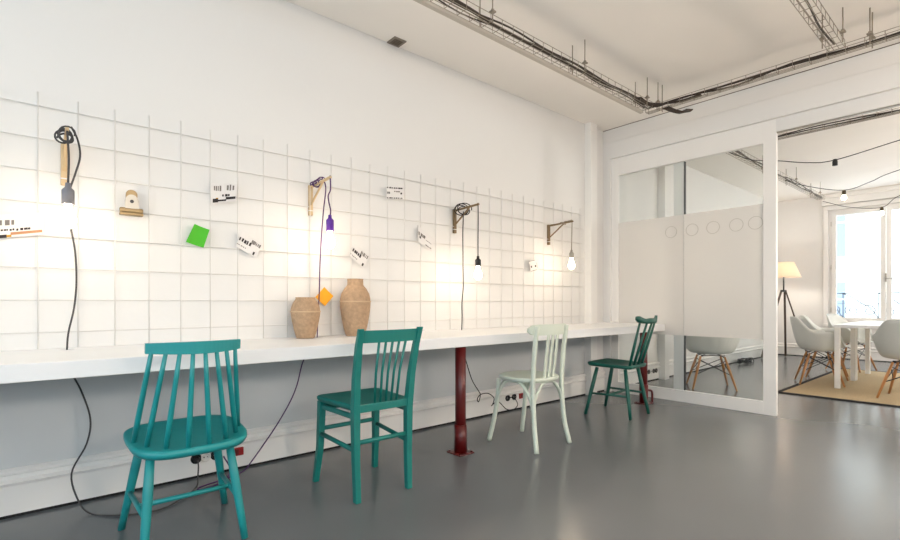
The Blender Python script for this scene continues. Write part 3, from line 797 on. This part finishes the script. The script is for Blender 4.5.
tray((5.2, 2.12), (9.95, 2.12), .10, TZ, 'wire cable tray hanging beyond the glass in the far room', 'dark cables in the hanging tray beyond the glass', 3, (.45, 2.1, 3.1, 4.4), 11)
tray((5.92, 2.05), (5.92, -3.3), .06, TZ, 'wire cable tray crossing the far room behind the opening', 'dark cables in the tray behind the opening', 2, (1.4, 3.0), 13)
# loose bend of cables where the two trays meet
b = MB()
for k in range(6):
    o = k * .014
    b.tube(spline([(3.92, 2.08 + o, TZ + .03 + .004 * k), (4.06, 2.09 + o * .6, TZ + .03), (4.17, 2.05 + o * .3, TZ + .035 - .004 * k), (4.225 - o * .3, 1.97, TZ + .03), (4.245 - o * .4, 1.86, TZ + .02), (4.255 - o * .5, 1.72, TZ + .025)], 6), .0065, 6)
tag(b.build('cable_bend', M['cable']), 'dark cables bending round the corner where the two trays meet', 'cables')
b = MB()
for k in range(7):
    o = (k - 3) * .008
    b.tube(spline([(4.20, 2.0 + o, TZ - .006), (4.28, 1.97 + o, TZ - .022 - .003 * (k % 2)), (4.36, 1.93 + o, TZ - .03), (4.43, 1.93 + o * 1.5, TZ - .012 + .003 * k), (4.47, 1.91 + o, TZ + .012 + .003 * k)], 6), .006, 6)
tag(b.build('cable_stub', M['cable']), 'short tied bundle of cable ends poking past the tray corner', 'cables')

# ------------------------------------------------------------------ far room
# rug
rug = thing('rug', 'beige woven rug with a black border under the white tables', 'rug', (7.8, .25, 0))
rx0, rx1, ry0, ry1 = 6.25 - 7.8, 9.25 - 7.8, -1.3 - .25, 1.745 - .25
MB().box(rx0 + .045, rx1 - .045, ry0 + .045, ry1 - .045, .001, .010).build('field', M['rug'], rug)
MB().box(rx0, rx0 + .05, ry0, ry1, 0, .012, .003).box(rx1 - .05, rx1, ry0, ry1, 0, .012, .003).box(rx0 + .049, rx1 - .049, ry0, ry0 + .05, 0, .0118, .003).box(rx0 + .049, rx1 - .049, ry1 - .05, ry1, 0, .0118, .003).build('border', M['rugborder'], rug)
# tables
def table(x, y, w_, d_, label):
    t = thing('meeting_table', label, 'table', (x, y, .011), 0, 'white tables on the rug')
    MB().box(-w_ / 2, w_ / 2, -d_ / 2, d_ / 2, .70, .735, .004).build('table_top', M['desk'], t)
    for sx in (-1, 1):
        for sy in (-1, 1):
            x_, y_ = sx * (w_ / 2 - .032), sy * (d_ / 2 - .032)
            MB().box(x_ - .025, x_ + .025, y_ - .025, y_ + .025, 0, .70, .003).build('leg', M['wood_white'], t)
table(7.46, .83, .90, 1.10, 'white table on the rug, nearer the glazed partition')
table(8.37, .83, .90, 1.10, 'white table on the rug, nearer the window')
# moulded armchairs
def shell_mesh():
    nphi, ns = 48, 14; vs = []; fs = []
    def ss(a, b, x): t = max(0, min(1, (x - a) / (b - a))); return t * t * (3 - 2 * t)
    for i in range(ns + 1):
        s = i / ns
        for k in range(nphi):
            a = 2 * PI * k / nphi          # 0 = front (+y), pi = back
            ab = abs(((a + PI) % (2 * PI)) - PI)
            # rim height and radius
            zr = .425 + .215 * ss(.65, 1.25, ab) + .175 * ss(1.9, 2.75, ab)
            rx = .305 if ab > .8 else .255 + .05 * ss(.2, .8, ab)
            ry = .235 if math.cos(a) > 0 else .255
            g = math.sin(s * PI / 2) ** .85
            h = ss(.45, 1.0, s) * .55 + .45 * s ** 3
            x = rx * math.sin(a) * g; y = ry * math.cos(a) * g - (.05 * ss(2.0, PI, ab) * s ** 2) + .0
            z = .405 + (zr - .405) * h - .01 * (1 - s)
            if math.cos(a) > .3: z += .02 * s * (1 - s) - .015 * max(0, s - .8)
            if 1.0 < ab < 2.0: x *= 1 + .05 * max(0, s - .75) * 4
            vs.append((x, y, z))
    for i in range(1, ns):
        for k in range(nphi):
            j = (k + 1) % nphi
            fs.append((i * nphi + k, i * nphi + j, (i + 1) * nphi + j, (i + 1) * nphi + k))
    fs.append(tuple(nphi + k for k in range(nphi)))
    return vs, fs
def armchair(label):
    t = thing('shell_armchair', label, 'chair', (0, 0, 0), 0, 'white shell armchairs in the far room')
    vs, fs = shell_mesh()
    used = sorted({i for f in fs for i in f}); mp = {a: b for b, a in enumerate(used)}
    o = MB().poly([vs[i] for i in used], [tuple(mp[i] for i in f) for f in fs], True).build('shell', M['shell'], t)
    md = o.modifiers.new('thickness', 'SOLIDIFY'); md.thickness = .007
    L4 = []
    for sx in (-1, 1):
        for sy in (-1, 1):
            p, q = Vector((sx * .125, sy * .105 - .01, .372)), Vector((sx * .225, sy * .215 - .01, 0)); L4.append((p, q))
            MB().tube([p, p.lerp(q, .4), q], [.011, .0145, .010], 10).build('leg', M['beech'], t)
    w_ = MB()
    for a, b in ((0, 1), (2, 3), (0, 2), (1, 3)):
        w_.tube([L4[a][0].lerp(L4[a][1], .12), L4[b][0].lerp(L4[b][1], .55)], .0045, 6); w_.tube([L4[b][0].lerp(L4[b][1], .12), L4[a][0].lerp(L4[a][1], .55)], .0045, 6)
    for p, q in L4: w_.tube([p + Vector((0, 0, -.01)), (p.x * .5, p.y * .4, .398)], .006, 6)
    w_.tube([(-.125, .09, .385), (.125, .09, .385)], .006, 6); w_.tube([(-.125, -.12, .385), (.125, -.12, .385)], .006, 6)
    w_.build('wire_brace', M['wire'], t)
    return t
A0 = armchair('white shell armchair half hidden by the frosted glass of the partition')
spots = [(6.08, 2.36, 0, -58, None),
         (7.32, 1.575, .011, 200, 'white shell armchair at the table corner nearest the partition post'),
         (7.99, 1.63, .011, 190, 'white shell armchair in the middle of the table side facing the lamp'),
         (9.12, 1.58, .011, 165, 'white shell armchair past the end of the tables, nearest the window'),
         (6.84, .70, .011, -95 + 0, 'white shell armchair at the end of the table on the rug, back to the camera')]
for i, (x, y, z, a, lb) in enumerate(spots):
    o = A0 if i == 0 else copy_tree(A0)
    o.location = (x, y, z); o.rotation_euler = (0, 0, math.radians(a))
    if lb: o['label'] = lb
# floor lamp
fl = thing('floor_lamp', 'tripod floor lamp with a pale conical shade in the far corner', 'floor lamp', (10.2, 2.72, 0))
MB().lathe([(.262, 1.445), (.155, 1.715), (.152, 1.715), (.259, 1.445), (.262, 1.445)], seg=40).build('lamp_shade', M['shade'], fl)
MB().tube([(0, 0, 1.20), (0, 0, 1.50)], .012, 10).build('stem', M['wire'], fl)
MB().lathe([(0, 1.48), (.016, 1.49), (.016, 1.52), (.038, 1.56), (.040, 1.58), (.03, 1.61), (0, 1.625)], seg=18).build('bulb', M['bulblamp'], fl)
MB().box(-.075, .075, -.03, .03, 1.19, 1.225, .005).build('hub', M['wire'], fl)
dk = mat('dark stained wood', rgb(70, 56, 44), .5, var=.1)
for (tx, ty), (fx, fy) in (((-.05, .02), (-.30, .26)), ((.02, -.01), (.34, .06)), ((.0, -.03), (.05, -.36))):
    p, q = Vector((tx, ty, 1.215)), Vector((fx, fy, .01))
    MB().bar(p, q, .034, .022, .003).build('leg', dk, fl)
# string lights
def festoon(pts, sockets, label):
    t = thing('string_light', label, 'string light', pts[0])
    o = Vector(pts[0])
    MB().tube(spline([Vector(p) - o for p in pts], 8), .0042, 6).build('cord', M['cordblack'], t)
    for (x, y, z), lit in sockets:
        q = Vector((x, y, z)) - o
        so = MB().lathe([(0, q.z + .02), (.014, q.z + .018), (.022, q.z - .005), (.022, q.z - .045), (0, q.z - .045)], q.x, q.y, 14).build('socket', M['black'] if lit == 0 else M['darkbrass'], t)
        if lit:
            MB().lathe([(0, q.z - .044), (.016, q.z - .05), (.027, q.z - .078), (.029, q.z - .092), (.021, q.z - .110), (0, q.z - .118)], q.x, q.y, 16).build('bulb', M['bulbfar'], t)
festoon([(6.0, 2.15, 2.72), (6.0, 1.90, 2.57), (6.0, 1.67, 2.51), (6.0, 1.40, 2.43), (6.0, 1.168, 2.405), (6.0, .694, 2.482), (6.0, .2, 2.56), (6.0, -.8, 2.80)], [((6.0, 1.168, 2.395), 0)], 'string light cord with an empty black socket, nearest the opening')
festoon([(8.0, 2.12, 2.715), (8.0, 1.85, 2.58), (8.0, 1.464, 2.46), (8.0, 1.2, 2.52), (8.0, .926, 2.615), (8.0, -.2, 2.85)], [((8.0, 1.464, 2.445), 1)], 'string light cord with one lit bulb hanging in front of the window wall')
festoon([(9.95, 2.10, 2.68), (9.95, 1.75, 2.53), (9.95, 1.36, 2.47), (9.95, 1.154, 2.62), (9.95, .6, 2.80)], [((9.95, 1.36, 2.46), 1)], 'string light cord with one lit bulb right beside the window mullion')
# cables lying on the floor of the far room
hp = MB()
for k in range(5):
    rd = random.Random(40 + k); pts = []
    for i in range(12):
        a = i * .9 + k; pts.append((8.75 + .22 * math.cos(a) * rd.uniform(.5, 1) + .05 * k, 2.90 + .09 * math.sin(a) * rd.uniform(.4, 1), .012 + .075 * rd.random()))
    hp.tube(spline(pts, 5), .007, 6)
tag(hp.build('cable_coil', M['cordblack']), 'tangle of dark cables on the floor by the wall beyond the glass', 'cables')

# outside the far window
rl = thing('balcony_railing', 'wrought iron balcony railing outside the bright window', 'railing', (XW + .45, 0, 0))
MB().bar((0, -2.6, 1.17), (0, 2.9, 1.17), .05, .018).bar((0, -2.6, .72), (0, 2.9, .72), .035, .014).bar((0, -2.6, .98), (0, 2.9, .98), .02, .010).build('rail', M['iron'], rl)
sc = MB()
for k in range(11):
    y0 = -2.4 + k * .5
    def spiral(cy, cz, r0, turns, dirn, ph):
        return [(0, cy + dirn * r0 * (1 - .75 * i / 20) * math.cos(ph + turns * 2 * PI * i / 20), cz + r0 * (1 - .75 * i / 20) * math.sin(ph + turns * 2 * PI * i / 20)) for i in range(21)]
    sc.tube(spiral(y0 + .12, .85, .11, 1.3, 1, .4), .009, 6); sc.tube(spiral(y0 + .36, .85, .11, 1.3, -1, 2.2), .009, 6)
    sc.tube(spline([(0, y0, .73), (0, y0 + .10, .90), (0, y0 + .22, .98), (0, y0 + .34, 1.08), (0, y0 + .48, 1.16)], 5), .009, 6)
    sc.tube([(0, y0 - .01, .6), (0, y0 - .01, 1.17)], .009, 6)
sc.build('scrollwork', M['iron'], rl)
struct(MB().box(XW + .22, XW + .62, -2.8, 3.05, .40, .60).build('trim_6', M['facade']))        # balcony slab
fc = thing('street_facade', 'pale sunlit house front across the street, seen through the window', 'building', (24, 2, -4))
MB().box(0, .4, -14, 14, 0, 11).build('wall', M['facade'], fc)
for i in range(-4, 5):
    for j in range(4):
        y, z = i * 2.9, .8 + j * 3.0
        fw = MB().box(-.03, .01, y - .55, y + .55, z, z + 2.0).build('window', M['facadewin'], fc)
        MB().box(-.06, -.02, y - .04, y + .04, z, z + 2.0).box(-.06, -.02, y - .55, y + .55, z + 1.3, z + 1.36).build('window_bars', M['wood_white'], fw)

# opal globe pendants: added out of view as fill for ceilings and walls
M['globe_far'] = emis('fill globe glow, cooler', (1.0, .93, .86, 1), 90)
M['globe'] = emis('fill globe glow', (1.0, .82, .66, 1), 84)
for x, y, z, lb in ((1.0, -1.7, 1.75, 'added fill globe behind the camera, nearest the shop windows'), (3.7, -1.3, 1.75, 'added fill globe beside the glazed partition opening'),
                    (6.9, -1.5, 1.8, 'added fill globe in the far room, nearer the opening'), (9.3, -1.2, 1.8, 'added fill globe in the far room, nearer the far windows')):
    t = thing('fill_globe', lb, 'pendant lamp', (x, y, HC), 0, 'added fill globes')
    MB().tube([(0, 0, 0), (0, 0, z - HC + .16)], .005, 8).build('cord', M['cordblack'], t)
    MB().lathe([(0, -.001), (.05, -.001), (.05, -.02), (0, -.03)], seg=20).build('ceiling_rose', M['black'], t)
    MB().tube([(0, 0, z - HC + .14), (0, 0, z - HC + .19)], .028, 14).build('socket', M['black'], t)
    MB().lathe([(.15 * math.sin(PI * k / 16), z - HC + .15 * math.cos(PI * k / 16)) for k in range(17)], seg=24).build('glass_globe', M['globe'] if x < 5 else M['globe_far'], t)
# ------------------------------------------------------------------ light
W = bpy.data.worlds.new('sky'); S.world = W; W.use_nodes = True
bg = W.node_tree.nodes['Background']; bg.inputs[0].default_value = (.76, .89, 1.0, 1); bg.inputs[1].default_value = 4.2
def portal(name, loc, rot, sx, sy):
    l = bpy.data.lights.new(name, 'AREA'); l.shape = 'RECTANGLE'; l.size = sx; l.size_y = sy
    l.cycles.is_portal = True
    o = bpy.data.objects.new(name, l); C.objects.link(o); o.location = loc; o.rotation_euler = rot
portal('shop_window_portal', (XE - .13, (wy0 + wy1) / 2, (wz0 + wz1) / 2), (0, -PI / 2, 0), wz1 - wz0, wy1 - wy0)
portal('rear_window_portal', ((rx_0 + rx_1) / 2, YR - .13, 1.8), (PI / 2, 0, 0), rx_1 - rx_0, 1.6)
portal('far_window_portal', (XW + .24, (fy0 + fy1) / 2, (fz0 + fz1) / 2), (0, PI / 2, 0), fz1 - fz0, fy1 - fy0)
portal('second_window_portal', (XW + .24, -1.675, (fz0 + fz1) / 2), (0, PI / 2, 0), fz1 - fz0, 2.65)

# ------------------------------------------------------------------ camera
cam = bpy.data.cameras.new('camera'); co = bpy.data.objects.new('camera', cam); C.objects.link(co)
co.location = (0, 0, 1.0)
co.rotation_euler = (PI / 2, 0, math.radians(49.4 - 90))
cam.sensor_width = 36; cam.lens = 486 / 900 * 36
cam.shift_y = (302.5 - 270) / 900
cam.clip_start = .05; cam.clip_end = 200
S.camera = co
vs_ = S.view_settings
S.display_settings.display_device = 'sRGB'
vs_.view_transform = 'Standard'; vs_.look = 'None'; vs_.gamma = 1; vs_.use_curve_mapping = False
vs_.exposure = 0.4
S.cycles.use_denoising = True
S.cycles.max_bounces = 12; S.cycles.diffuse_bounces = 6; S.cycles.transparent_max_bounces = 16
S.cycles.caustics_reflective = False; S.cycles.caustics_refractive = False
